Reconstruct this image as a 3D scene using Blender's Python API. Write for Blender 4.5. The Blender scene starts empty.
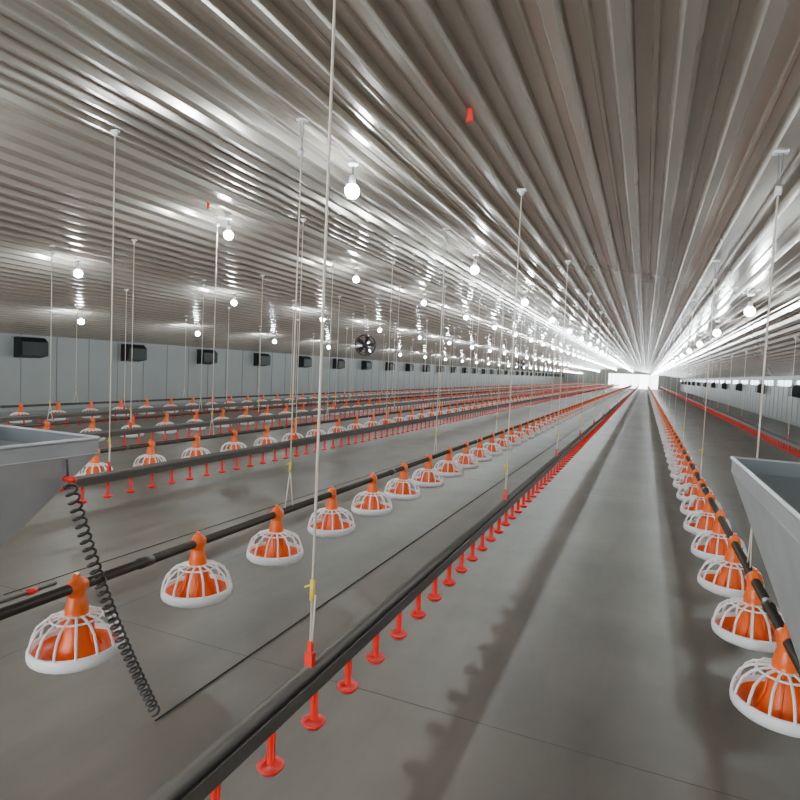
import bpy, math, random
from mathutils import Vector, Matrix
random.seed(3)
CAMH=1.65
XL,XR,YB,YE=-15.0,6.0,-6.0,118.0
RX=-4.5; RZ=CAMH+1.95; EZ=CAMH+0.45
SL=(RZ-EZ)/10.5
def cz(x): return RZ-SL*abs(x-RX)

# ---------------- materials
def mat(name,col,rough=.5,metal=0.,emis=None,es=0.,var=0.,vscale=3.,bump=0.,bscale=20.,trans=0.,stretch=None,spec=.5,detail=2,var2=0,v2scale=.2):
    m=bpy.data.materials.new(name); m.use_nodes=True
    nt=m.node_tree; b=nt.nodes['Principled BSDF']
    b.inputs['Base Color'].default_value=(*col,1); b.inputs['Roughness'].default_value=rough
    b.inputs['Metallic'].default_value=metal
    b.inputs['Specular IOR Level'].default_value=spec
    if trans: b.inputs['Transmission Weight'].default_value=trans
    if emis: 
        b.inputs['Emission Color'].default_value=(*emis,1); b.inputs['Emission Strength'].default_value=es
    tc=nt.nodes.new('ShaderNodeTexCoord'); mp=nt.nodes.new('ShaderNodeMapping')
    nt.links.new(tc.outputs['Object'],mp.inputs[0])
    if stretch: mp.inputs['Scale'].default_value=stretch
    if var:
        n=nt.nodes.new('ShaderNodeTexNoise'); n.inputs['Scale'].default_value=vscale; n.inputs['Detail'].default_value=detail
        nt.links.new(mp.outputs[0],n.inputs['Vector'])
        r=nt.nodes.new('ShaderNodeValToRGB')
        r.color_ramp.elements[0].position=.3; r.color_ramp.elements[1].position=.7
        r.color_ramp.elements[0].color=(*[c*(1-var) for c in col],1)
        r.color_ramp.elements[1].color=(*[min(1,c*(1+var)) for c in col],1)
        nt.links.new(n.outputs['Fac'],r.inputs[0]); out=r.outputs[0]
        if var2:
            n3=nt.nodes.new('ShaderNodeTexNoise'); n3.inputs['Scale'].default_value=v2scale; n3.inputs['Detail'].default_value=5; n3.inputs['Roughness'].default_value=.65
            mp3=nt.nodes.new('ShaderNodeMapping'); mp3.inputs['Scale'].default_value=(2.2,.5,1); nt.links.new(tc.outputs['Object'],mp3.inputs[0])
            nt.links.new(mp3.outputs[0],n3.inputs['Vector'])
            r3=nt.nodes.new('ShaderNodeValToRGB'); r3.color_ramp.elements[0].position=.38; r3.color_ramp.elements[1].position=.6
            v=1-var2; r3.color_ramp.elements[0].color=(v,v,v,1); r3.color_ramp.elements[1].color=(1,1,1,1)
            mx=nt.nodes.new('ShaderNodeMix'); mx.data_type='RGBA'; mx.blend_type='MULTIPLY'; mx.inputs[0].default_value=1
            nt.links.new(n3.outputs['Fac'],r3.inputs[0]); nt.links.new(out,mx.inputs[6]); nt.links.new(r3.outputs[0],mx.inputs[7]); out=mx.outputs[2]
        nt.links.new(out,b.inputs['Base Color'])
    if bump:
        n2=nt.nodes.new('ShaderNodeTexNoise'); n2.inputs['Scale'].default_value=bscale; n2.inputs['Detail'].default_value=1
        nt.links.new(mp.outputs[0],n2.inputs['Vector'])
        bp=nt.nodes.new('ShaderNodeBump'); bp.inputs['Strength'].default_value=bump; bp.inputs['Distance'].default_value=.02
        nt.links.new(n2.outputs['Fac'],bp.inputs['Height']); nt.links.new(bp.outputs[0],b.inputs['Normal'])
    return m
M_floor=mat('concrete_floor',(.178,.150,.122),.42,var=.2,vscale=1.1,bump=.08,bscale=7,spec=.5,detail=8,var2=.32,v2scale=.4)
M_joint=mat('slab_joint',(.12,.10,.085),.7)
M_ceil=mat('painted_steel_ceiling',(.60,.545,.475),.22,metal=.5,var=.05,vscale=1.,bump=.28,bscale=1.6)
M_wall=mat('wall_panel',(.33,.335,.325),.45,var=.04,vscale=1.)
M_pipe=mat('galvanised_pipe',(.07,.058,.05),.38,metal=.6)
M_alu=mat('drinker_profile',(.14,.127,.113),.42,metal=.5)
M_or=mat('orange_plastic',(1.0,.15,.012),.3)
M_wh=mat('white_plastic',(.95,.94,.94),.28)
M_red=mat('red_plastic',(.92,.02,.01),.32)
M_cord=mat('nylon_cord',(.80,.70,.57),.7)
M_yel=mat('yellow_plastic',(.85,.62,.07),.4)
M_bulb=mat('led_bulb',(.9,.95,1),.3,emis=(.86,.97,1.0),es=360)
M_blk=mat('black_plastic',(.014,.014,.016),.5)
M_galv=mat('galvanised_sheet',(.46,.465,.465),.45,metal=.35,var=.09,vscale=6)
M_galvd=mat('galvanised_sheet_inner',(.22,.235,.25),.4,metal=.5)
M_spring=mat('auger_steel',(.08,.075,.07),.38,metal=.8)
M_glass=mat('translucent_pane',(.9,.95,1),.15,trans=1.0)
M_frame=mat('grey_trim',(.24,.24,.23),.4)

# ---------------- mesh builder
class MB:
    def __init__(s): s.v=[];s.f=[];s.m=[];s.mats=[];s.sm=[]
    def mi(s,m):
        if m not in s.mats: s.mats.append(m)
        return s.mats.index(m)
    def add(s,vs,fs,m,smooth=False):
        o=len(s.v); s.v+= [tuple(p) for p in vs]; k=s.mi(m)
        for f in fs: s.f.append(tuple(i+o for i in f)); s.m.append(k); s.sm.append(smooth)
    def box(s,a,b,m):
        x0,y0,z0=a;x1,y1,z1=b
        vs=[(x0,y0,z0),(x1,y0,z0),(x1,y1,z0),(x0,y1,z0),(x0,y0,z1),(x1,y0,z1),(x1,y1,z1),(x0,y1,z1)]
        s.add(vs,[(3,2,1,0),(4,5,6,7),(0,1,5,4),(1,2,6,5),(2,3,7,6),(3,0,4,7)],m)
    def tube(s,path,r,m,n=8,caps=True,smooth=True):
        P=[Vector(p) for p in path]; rr=r if isinstance(r,(list,tuple)) else [r]*len(P)
        vs=[];fs=[];prev=None
        for i,p in enumerate(P):
            t=(P[min(i+1,len(P)-1)]-P[max(i-1,0)]).normalized()
            if prev is None:
                u=Vector((0,0,1)) if abs(t.z)<.9 else Vector((1,0,0))
            else: u=prev
            u=(u-t*u.dot(t)).normalized(); prev=u; w=t.cross(u)
            for k in range(n):
                a=2*math.pi*(k+.5)/n; vs.append(p+(u*math.cos(a)+w*math.sin(a))*rr[i])
        for i in range(len(P)-1):
            for k in range(n):
                k2=(k+1)%n; fs.append((i*n+k,i*n+k2,(i+1)*n+k2,(i+1)*n+k))
        if caps: fs.append(tuple(range(n))[::-1]); fs.append(tuple(range((len(P)-1)*n,len(P)*n)))
        s.add(vs,fs,m,smooth)
    def lathe(s,prof,m,n=20,c=(0,0,0),smooth=True,sy=1.):
        vs=[];fs=[]
        for r,z in prof:
            for k in range(n):
                a=2*math.pi*k/n; vs.append((c[0]+r*math.cos(a),c[1]+r*math.sin(a)*sy,c[2]+z))
        for i in range(len(prof)-1):
            for k in range(n):
                k2=(k+1)%n; fs.append((i*n+k,i*n+k2,(i+1)*n+k2,(i+1)*n+k))
        s.add(vs,fs,m,smooth)
    def mesh(s,name):
        me=bpy.data.meshes.new(name); me.from_pydata(s.v,[],s.f)
        for m in s.mats: me.materials.append(m)
        me.polygons.foreach_set('material_index',s.m); me.polygons.foreach_set('use_smooth',s.sm)
        me.update(); return me
    def obj(s,name,parent=None,loc=(0,0,0)):
        return place(s.mesh(name),name,parent,loc)
def place(me,name,parent=None,loc=(0,0,0)):
    o=bpy.data.objects.new(name,me); bpy.context.scene.collection.objects.link(o); o.location=loc
    if parent: o.parent=parent
    return o
def empty(name,loc=(0,0,0)):
    o=bpy.data.objects.new(name,None); bpy.context.scene.collection.objects.link(o); o.location=loc; o.empty_display_size=.2; return o

# ---------------- room
b=MB(); b.box((XL-.2,YB-.2,-.1),(XR+.2,YE+.2,0),M_floor)
y=2.6
while y<YE: b.box((XL,y,-.01),(XR,y+.005,.0008),M_joint); y+=6
for x in (-9.0,-3.1,2.05): b.box((x,YB,-.01),(x+.005,YE,.0008),M_joint)
b.obj('floor')
b=MB()
prof=[(0,-.055),(.05,-.055),(.075,0),(.14,0),(.148,-.014),(.166,-.014),(.174,0),(.225,0)]
pts=[]
x=XL-.2
while x<XR+.2:
    for dx,dz in prof: pts.append((x+dx,cz(x+dx)+dz+.055))
    x+=.25
vs=[];fs=[]
for px,pz in pts: vs.append((px,YB-.2,pz)); vs.append((px,YE+.2,pz))
for i in range(len(pts)-1): fs.append((2*i,2*i+1,2*i+3,2*i+2))
b.add(vs,fs,M_ceil)
b.add([(XL-.2,YB-.2,EZ+.25),(RX,YB-.2,RZ+.25),(XR+.2,YB-.2,EZ+.25),(XL-.2,YE+.2,EZ+.25),(RX,YE+.2,RZ+.25),(XR+.2,YE+.2,EZ+.25)],[(0,1,4,3),(1,2,5,4)],M_frame)
b.obj('ceiling')
b=MB(); b.box((XL-.15,YB,0),(XL,YE,EZ+.06),M_wall)
y=YB+1
while y<YE: b.box((XL,y,0.1),(XL+.012,y+.02,EZ),M_frame); y+=1.0
b.obj('wall_left')
b=MB(); b.box((XL,YB,0),(XL+.02,YE,.1),M_frame); b.obj('baseboard_left')
b=MB()
W0,W1=1.62,1.95
b.box((XR,YB,0),(XR+.15,YE,W0),M_wall); b.box((XR,YB,W1),(XR+.15,YE,EZ+.06),M_wall)
y=YB
wins=[]
while y<YE-.1:
    b.box((XR,y,W0),(XR+.15,y+.5,W1),M_wall); wins.append((y+.5,min(y+4,YE))); y+=4
y=YB+1
while y<YE: b.box((XR-.012,y,0.1),(XR,y+.02,W0),M_frame); y+=1.0
b.obj('wall_right')
b=MB(); b.box((XR-.02,YB,0),(XR,YE,.1),M_frame); b.obj('baseboard_right')
b=MB()
for a,c in wins:
    b.box((XR+.05,a,W0),(XR+.06,c,W1),M_glass)
    b.box((XR+.04,a,W0),(XR+.07,c,W0+.03),M_frame); b.box((XR+.04,a,W1-.03),(XR+.07,c,W1),M_frame)
    b.box((XR+.04,(a+c)/2-.02,W0),(XR+.07,(a+c)/2+.02,W1),M_frame)
b.obj('window_1')
def gable(name,y0,y1,door):
    b=MB(); dx0,dx1,dh=door
    def prism(p):
        vs=[(x,y0,z) for x,z in p]+[(x,y1,z) for x,z in p]; n=len(p)
        b.add(vs,[tuple(range(n)),tuple(range(2*n-1,n-1,-1))]+[(i,(i+1)%n,n+(i+1)%n,n+i) for i in range(n)],M_wall)
    prism([(XL,0),(dx0,0),(dx0,cz(dx0)+.05),(XL,EZ+.05)])
    prism([(dx0,dh),(dx1,dh),(dx1,cz(dx1)+.05)]+([(RX,RZ+.05)] if dx0<RX<dx1 else [])+[(dx0,cz(dx0)+.05)])
    prism([(dx1,0),(XR,0),(XR,EZ+.05)]+[(dx1,cz(dx1)+.05)])
    b.box((dx0-.1,y0-.03,0),(dx0,y0,dh+.1),M_frame); b.box((dx1,y0-.03,0),(dx1+.1,y0,dh+.1),M_frame); b.box((dx0,y0-.03,dh),(dx1,y0,dh+.1),M_frame)
    b.obj(name)
gable('wall_far',YE,YE+.15,(-6.5,2.2,2.62))
gable('wall_near',YB-.15,YB,(-7.5,-.5,2.8))

# ---------------- feeder pan mesh
def pan_mesh():
    b=MB()
    B=-.31
    b.lathe([(0,B+.012),(.10,B),(.145,B+.002),(.172,B+.014)],M_wh,24)
    b.lathe([(.172,B+.014),(.184,B+.024),(.188,B+.040),(.186,B+.064),(.179,B+.072),(.170,B+.066),(.166,B+.04)],M_wh,28)
    b.lathe([(.167,B+.05),(.140,B+.016),(.10,B+.012),(.075,B+.03)],M_or,24)
    b.lathe([(.092,B+.015),(.084,B+.05),(.062,B+.10),(.054,B+.15),(.050,B+.19),(.044,B+.215)],M_or,14)
    for k in range(6):
        a=2*math.pi*k/6
        c,s=math.cos(a),math.sin(a)
        b.tube([(.10*c,.10*s,B+.03),(.070*c,.070*s,B+.10),(.058*c,.058*s,B+.19)],.006,M_or,4)
    N=14
    for k in range(N):
        a=2*math.pi*k/N; c,s=math.cos(a),math.sin(a)
        pr=[(.180,B+.066),(.172,B+.10),(.154,B+.142),(.122,B+.170),(.08,B+.186),(.045,B+.192)]
        b.tube([(r*c,r*s,z) for r,z in pr],.006,M_wh,5,caps=False)
    for R,z in ((.1,B+.179),(.05,B+.191)):
        P=[(R*math.cos(2*math.pi*k/20),R*math.sin(2*math.pi*k/20),z) for k in range(21)]
        b.tube(P,.005,M_wh,5,caps=False)
    b.lathe([(.044,B+.19),(.048,B+.215),(.040,B+.245),(.032,B+.275)],M_or,14)
    b.tube([(0,-.040,0),(0,.040,0)],.032,M_or,12)
    b.lathe([(.034,-.04),(.036,-.01),(.034,.02),(.026,.036),(.012,.046),(0,.047)],M_or,12)
    b.box((-.010,-.010,.035),(.010,.010,.060),M_or)
    return b.mesh('feeder_pan')
PAN=pan_mesh()
PZ=.65
def bridle(b,x,y,zb,drop,spread=.05):
    zc=cz(x)-drop
    zt=zb+.28
    b.tube([(x,y,zt),(x,y,zc)],.005,M_cord,5)
    b.tube([(x,y-spread,zb),(x,y,zt)],.004,M_cord,4); b.tube([(x,y+spread,zb),(x,y,zt)],.004,M_cord,4)
    b.tube([(x,y-.002,zt-.02),(x,y,zt+.05)],.009,M_yel,6)
    b.tube([(x-.03,y,zt+.03),(x+.004,y,zt+.045)],.004,M_yel,4)
def hook(b,x,y,drop=0):
    zc=cz(x)
    b.box((x-.035,y-.02,zc-.012),(x+.035,y+.02,zc+.004),M_wh)
    if drop:
        b.tube([(x-.012,y,zc),(x-.004,y,zc-drop+.02)],.0035,M_frame,5); b.tube([(x+.012,y,zc),(x+.004,y,zc-drop+.02)],.0035,M_frame,5)
        b.tube([(x-.014,y,zc-drop),(x+.014,y,zc-drop)],.024,M_wh,10)
    else: b.lathe([(.024,-.01),(.020,-.03),(.008,-.045),(0,-.05)],M_wh,8,(x,y,zc))
def feeder_line(x,y0,pan0,hang0,drop=.1,yend=112):
    e=empty('feeder_line',(x,y0,0))
    b=MB(); b.tube([(x,y0,PZ),(x,yend,PZ)],.0225,M_pipe,12)
    y=pan0+.37
    while y<60: b.tube([(x,y-.04,PZ),(x,y+.04,PZ)],.027,M_pipe,10); y+=3.0
    b.tube([(x,y0-.03,PZ),(x,y0+.02,PZ)],.028,M_red,10)
    b.obj('pipe',e,(-x,-y0,0))
    b=MB(); y=hang0
    while y<yend:
        bridle(b,x,y,PZ,drop); hook(b,x,y,drop); y+=3.0
    b.obj('suspension_cords',e,(-x,-y0,0))
    y=pan0;k=0
    while y<yend-.3:
        o=place(PAN,'feeder_pan_%d'%k,e,(0,y-y0,PZ)); o.rotation_euler=(0,random.uniform(-.03,.03),random.uniform(0,.4)); y+=.735; k+=1
    return e
feeder_line(-2.2,1.02,1.72,3.33,.22)
feeder_line(.58,1.82,2.67,3.6,.2)
feeder_line(-5.2,3.9,4.25,6.0)
feeder_line(-7.7,3.0,3.3,5.56)
feeder_line(-10.6,3.0,3.4,5.2)

def drinker_line(x,y0,c0,hang0,yend=112):
    e=empty('drinker_line',(x,y0,0))
    b=MB()
    b.tube([(x,y0,.612),(x,yend,.612)],.025,M_alu,12)
    b.box((x-.028,y0,.545),(x+.028,yend,.588),M_alu)
    b.box((x-.040,y0,.586),(x+.040,yend,.592),M_alu)
    b.box((x-.040,y0,.592),(x-.036,yend,.607),M_alu); b.box((x+.036,y0,.592),(x+.040,yend,.607),M_alu)
    y=hang0
    while y<yend:
        b.box((x-.014,y-.012,.60),(x+.014,y+.012,.68),M_red)
        b.box((x-.008,y-.007,.67),(x+.008,y+.007,.72),M_red)
        y+=2.95
    b.box((x-.03,y0-.03,.542),(x+.03,y0+.01,.64),M_red)
    b.obj('pipe',e,(-x,-y0,0))
    b=MB(); y=hang0
    while y<yend:
        b.tube([(x,y,.69),(x,y,cz(x))],.005,M_cord,5); hook(b,x,y)
        b.tube([(x,y,.86),(x,y,.93)],.009,M_yel,6); b.tube([(x-.03,y,.90),(x,y,.915)],.004,M_yel,4)
        b.tube([(x+.005,y,.69),(x+.012,y,.88)],.003,M_cord,4)
        y+=2.95
    b.obj('suspension_cords',e,(-x,-y0,0))
    b=MB(); y=c0
    while y<yend:
        n=10 if y<15 else 6
        b.lathe([(.015,.55),(.015,.53),(.009,.52),(.0085,.45),(.011,.425)],M_red,n,(x,y,0))
        b.box((x-.013,y-.0035,.43),(x+.013,y+.0035,.53),M_red)
        b.lathe([(0,.400),(.030,.400),(.044,.418),(.042,.421),(.028,.408),(0,.407)],M_red,n+2,(x,y,0))
        y+=.25
    b.obj('nipples_and_drip_cups',e,(-x,-y0,0))
drinker_line(-.985,.75,.94,1.65)
drinker_line(2.6,3.0,3.2,4.3)
drinker_line(-4.3,3.2,3.4,3.66)
drinker_line(-6.7,3.0,3.2,6.05)
drinker_line(-9.2,3.0,3.2,5.2)

# ---------------- lamps
def lamp_row(x,y0):
    b=MB(); y=y0
    while y-3.6>YB+.5: y-=3.6
    zc=cz(x)
    while y<YE-1:
        b.lathe([(.0,.0),(.045,0),(.045,-.02),(.03,-.03),(.0,-.03)],M_wh,10,(x,y,zc))
        b.tube([(x,y,zc-.02),(x,y,zc-.12)],.006,M_blk,6)
        b.lathe([(.0,-.10),(.02,-.105),(.028,-.12),(.028,-.165),(.034,-.18),(.050,-.205)],M_wh,10,(x,y,zc))
        c=(x,y,zc-.228); R=.06
        b.lathe([(R*math.sin(t*math.pi/5+.0001),R*math.cos(t*math.pi/5)) for t in range(1,6)],M_bulb,8,c)
        y+=3.6
    b.obj('ceiling_light_bulbs')
lamp_row(-2.25,4.15); lamp_row(-5.1,6.1); lamp_row(-8.0,6.2); lamp_row(-11.5,9.0); lamp_row(1.15,8.4)

# ---------------- wall air inlets
def inlet_mesh(sgn):
    b=MB(); s=sgn
    vs=[(0,-.35,.42),(0,.35,.42),(s*.2,.35,.42),(s*.2,-.35,.42),(0,-.35,-.12),(0,.35,-.12),(s*.34,.35,-.05),(s*.34,-.35,-.05),(s*.34,-.35,.3),(s*.34,.35,.3)]
    b.add(vs,[(0,1,2,3),(3,2,9,8),(8,9,6,7),(0,3,8,7,4),(1,5,6,9,2),(4,7,6,5)],M_blk)
    for k in range(5): 
        z=-.02+.06*k; b.box((min(s*.34,s*.355),-.33,z),(max(s*.34,s*.355),.33,z+.012),M_blk)
    b.box((min(0,s*.03),-.4,.40),(max(0,s*.03),.4,.45),M_frame)
    return b.mesh('air_inlet_hood')
IL=inlet_mesh(1); IR=inlet_mesh(-1)
y=3.57
while y<YE-2: place(IL,'air_inlet_hood',None,(XL,y,1.62)); y+=3.3
y=5.0
while y<YE-2: place(IR,'air_inlet_hood',None,(XR,y,1.3)); y+=8

# ---------------- circulation fan
def fan(loc,rz):
    e=empty('circulation_fan',loc); e.rotation_euler=(0,0,rz)
    b=MB(); R=.35
    def ring(r,y,t,m):
        b.tube([(r*math.cos(a*math.pi/14),y,r*math.sin(a*math.pi/14)) for a in range(29)],t,m,6,caps=False)
    for yy in (-.1,.1):
        for r in (R,R*.75,R*.5,R*.25): ring(r,yy,.014 if r==R else .006,M_blk)
        for k in range(12):
            a=k*math.pi/6; b.tube([(0,yy,0),(R*math.cos(a),yy,R*math.sin(a))],.006,M_blk,4)
    b.obj('cage',e)
    b=MB()
    for k in range(5):
        a=k*2*math.pi/5; u=Vector((math.cos(a),0,math.sin(a))); w=Vector((-math.sin(a),0,math.cos(a))); f=Vector((0,1,0))
        b.add([u*.06-w*.04-f*.03,u*.06+w*.04+f*.03,u*.31+w*.10+f*.03,u*.31-w*.07-f*.03],[(0,1,2,3)],M_blk)
    b.tube([(0,-.12,0),(0,.16,0)],.075,M_blk,12); b.obj('blades_and_motor',e)
    b=MB(); h=cz(loc[0])-loc[2]
    for sx in (-.25,.25): b.tube([(sx,0,.24),(sx,0,h)],.008,M_frame,6)
    b.obj('hanger_rods',e)
fan((-9.0,18.0,2.42),.3)
fan((-9.0,45.0,2.42),.3)

# ---------------- hoppers
def hopper(x0,x1,ya,yb,zt,tx0,tx1,tya,tyb,zb):
    b=MB(); t=.008
    def shell(g,m,flip):
        vs=[(x0+g,ya+g,zt),(x1-g,ya+g,zt),(x1-g,yb-g,zt),(x0+g,yb-g,zt),
            (x0+g,ya+g,zt-.06),(x1-g,ya+g,zt-.06),(x1-g,yb-g,zt-.06),(x0+g,yb-g,zt-.06),
            (tx0+g,tya+g,zb),(tx1-g,tya+g,zb),(tx1-g,tyb-g,zb),(tx0+g,tyb-g,zb)]
        fs=[]
        for o in (0,4):
            for k in range(4):
                k2=(k+1)%4; f=(o+k,o+k2,o+4+k2,o+4+k); fs.append(f[::-1] if not flip else f)
        fs.append((8,9,10,11)); b.add(vs,fs,m)
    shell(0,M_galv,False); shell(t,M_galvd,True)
    b.tube([(x0,ya,zt),(x1,ya,zt),(x1,yb,zt),(x0,yb,zt),(x0,ya,zt)],.008,M_galv,6,caps=False)
    b.tube([(x0,ya,zt-.06),(x1,ya,zt-.06),(x1,yb,zt-.06),(x0,yb,zt-.06),(x0,ya,zt-.06)],.003,M_galv,4,caps=False)
    cx=(tx0+tx1)/2
    b.box((tx0,tya,PZ-.05),(tx1,tyb,zb+.005),M_galv)
    o=b.obj('feed_hopper')
    bb=MB()
    for xx in (x0+.05,x1-.05):
        for yy in (ya+.1,):
            bb.tube([(xx,yy,zt-.01),(xx,yy,cz(xx))],.005,M_cord,5)
    bb.obj('hanger_cords',o)
hopper(-2.62,-2.0,.35,1.65,1.32,-2.3,-2.1,.75,1.0,.68)
hopper(.38,1.0,1.2,2.95,1.32,.5,.66,1.5,1.8,.72)

# ---------------- auger spring hanging from hopper
def spring():
    b=MB(); A=Vector((-1.963,1.50,1.16)); B=Vector((-1.97,1.95,.03)); turns=34; R=.021
    T=(B-A).normalized(); u=T.cross(Vector((1,0,0))).normalized(); w=T.cross(u)
    P=[]
    n=turns*10
    for i in range(n+1):
        t=i/n; a=2*math.pi*turns*t
        sag=Vector((0,-.03*math.sin(math.pi*t),0))
        P.append(A.lerp(B,t)+sag+(u*math.cos(a)+w*math.sin(a))*R)
    b.tube(P,.0055,M_spring,6)
    b.tube([(-1.99,1.50,1.18),(-1.94,1.50,1.18)],.012,M_red,8)
    b.tube([(-1.975,1.50,1.18),(-1.982,1.50,1.255)],.005,M_spring,6); b.obj('feed_auger_spring')
spring()
b=MB(); b.tube([(-1.95,1.93,.006),(-1.9,20,.006),(-1.92,60,.006)],.004,M_blk,6); b.obj('cable_shadow_line')
b=MB(); b.tube([(-3.9,2.5,.005),(-3.6,20,.005)],.003,M_blk,6); b.obj('cable_shadow_line')  # thin black tube on the floor, stands for a cable's shadow
b=MB(); b.tube([(-2.36,.9,.63),(-2.36,1.74,.63)],.009,M_pipe,8); b.tube([(-2.36,1.61,.63),(-2.36,1.65,.63)],.014,M_red,8); b.obj('support_rod')

b=MB()
for x,y in ((-1.0,3.2),(-5.0,5.6)):
    z=cz(x); b.box((x-.014,y-.014,z-.04),(x+.014,y+.014,z+.03),M_red); b.box((x-.022,y-.005,z-.045),(x+.008,y+.005,z-.02),M_red)
b.obj('red_ceiling_clips')

# ---------------- world
w=bpy.data.worlds.new('World'); bpy.context.scene.world=w; w.use_nodes=True
bg=w.node_tree.nodes['Background']; bg.inputs[0].default_value=(.90,.96,1,1); bg.inputs[1].default_value=10

# ---------------- camera
cam=bpy.data.cameras.new('camera'); co=bpy.data.objects.new('camera',cam); bpy.context.scene.collection.objects.link(co)
cam.sensor_width=36; cam.lens=25.97; cam.clip_end=500; cam.clip_start=.02
psi=math.radians(22.9); th=math.radians(3.08); roll=.045
co.matrix_world=Matrix.Translation((0,0,CAMH))@Matrix.Rotation(psi,4,'Z')@Matrix.Rotation(math.pi/2-th,4,'X')@Matrix.Rotation(roll,4,'Z')
bpy.context.scene.camera=co
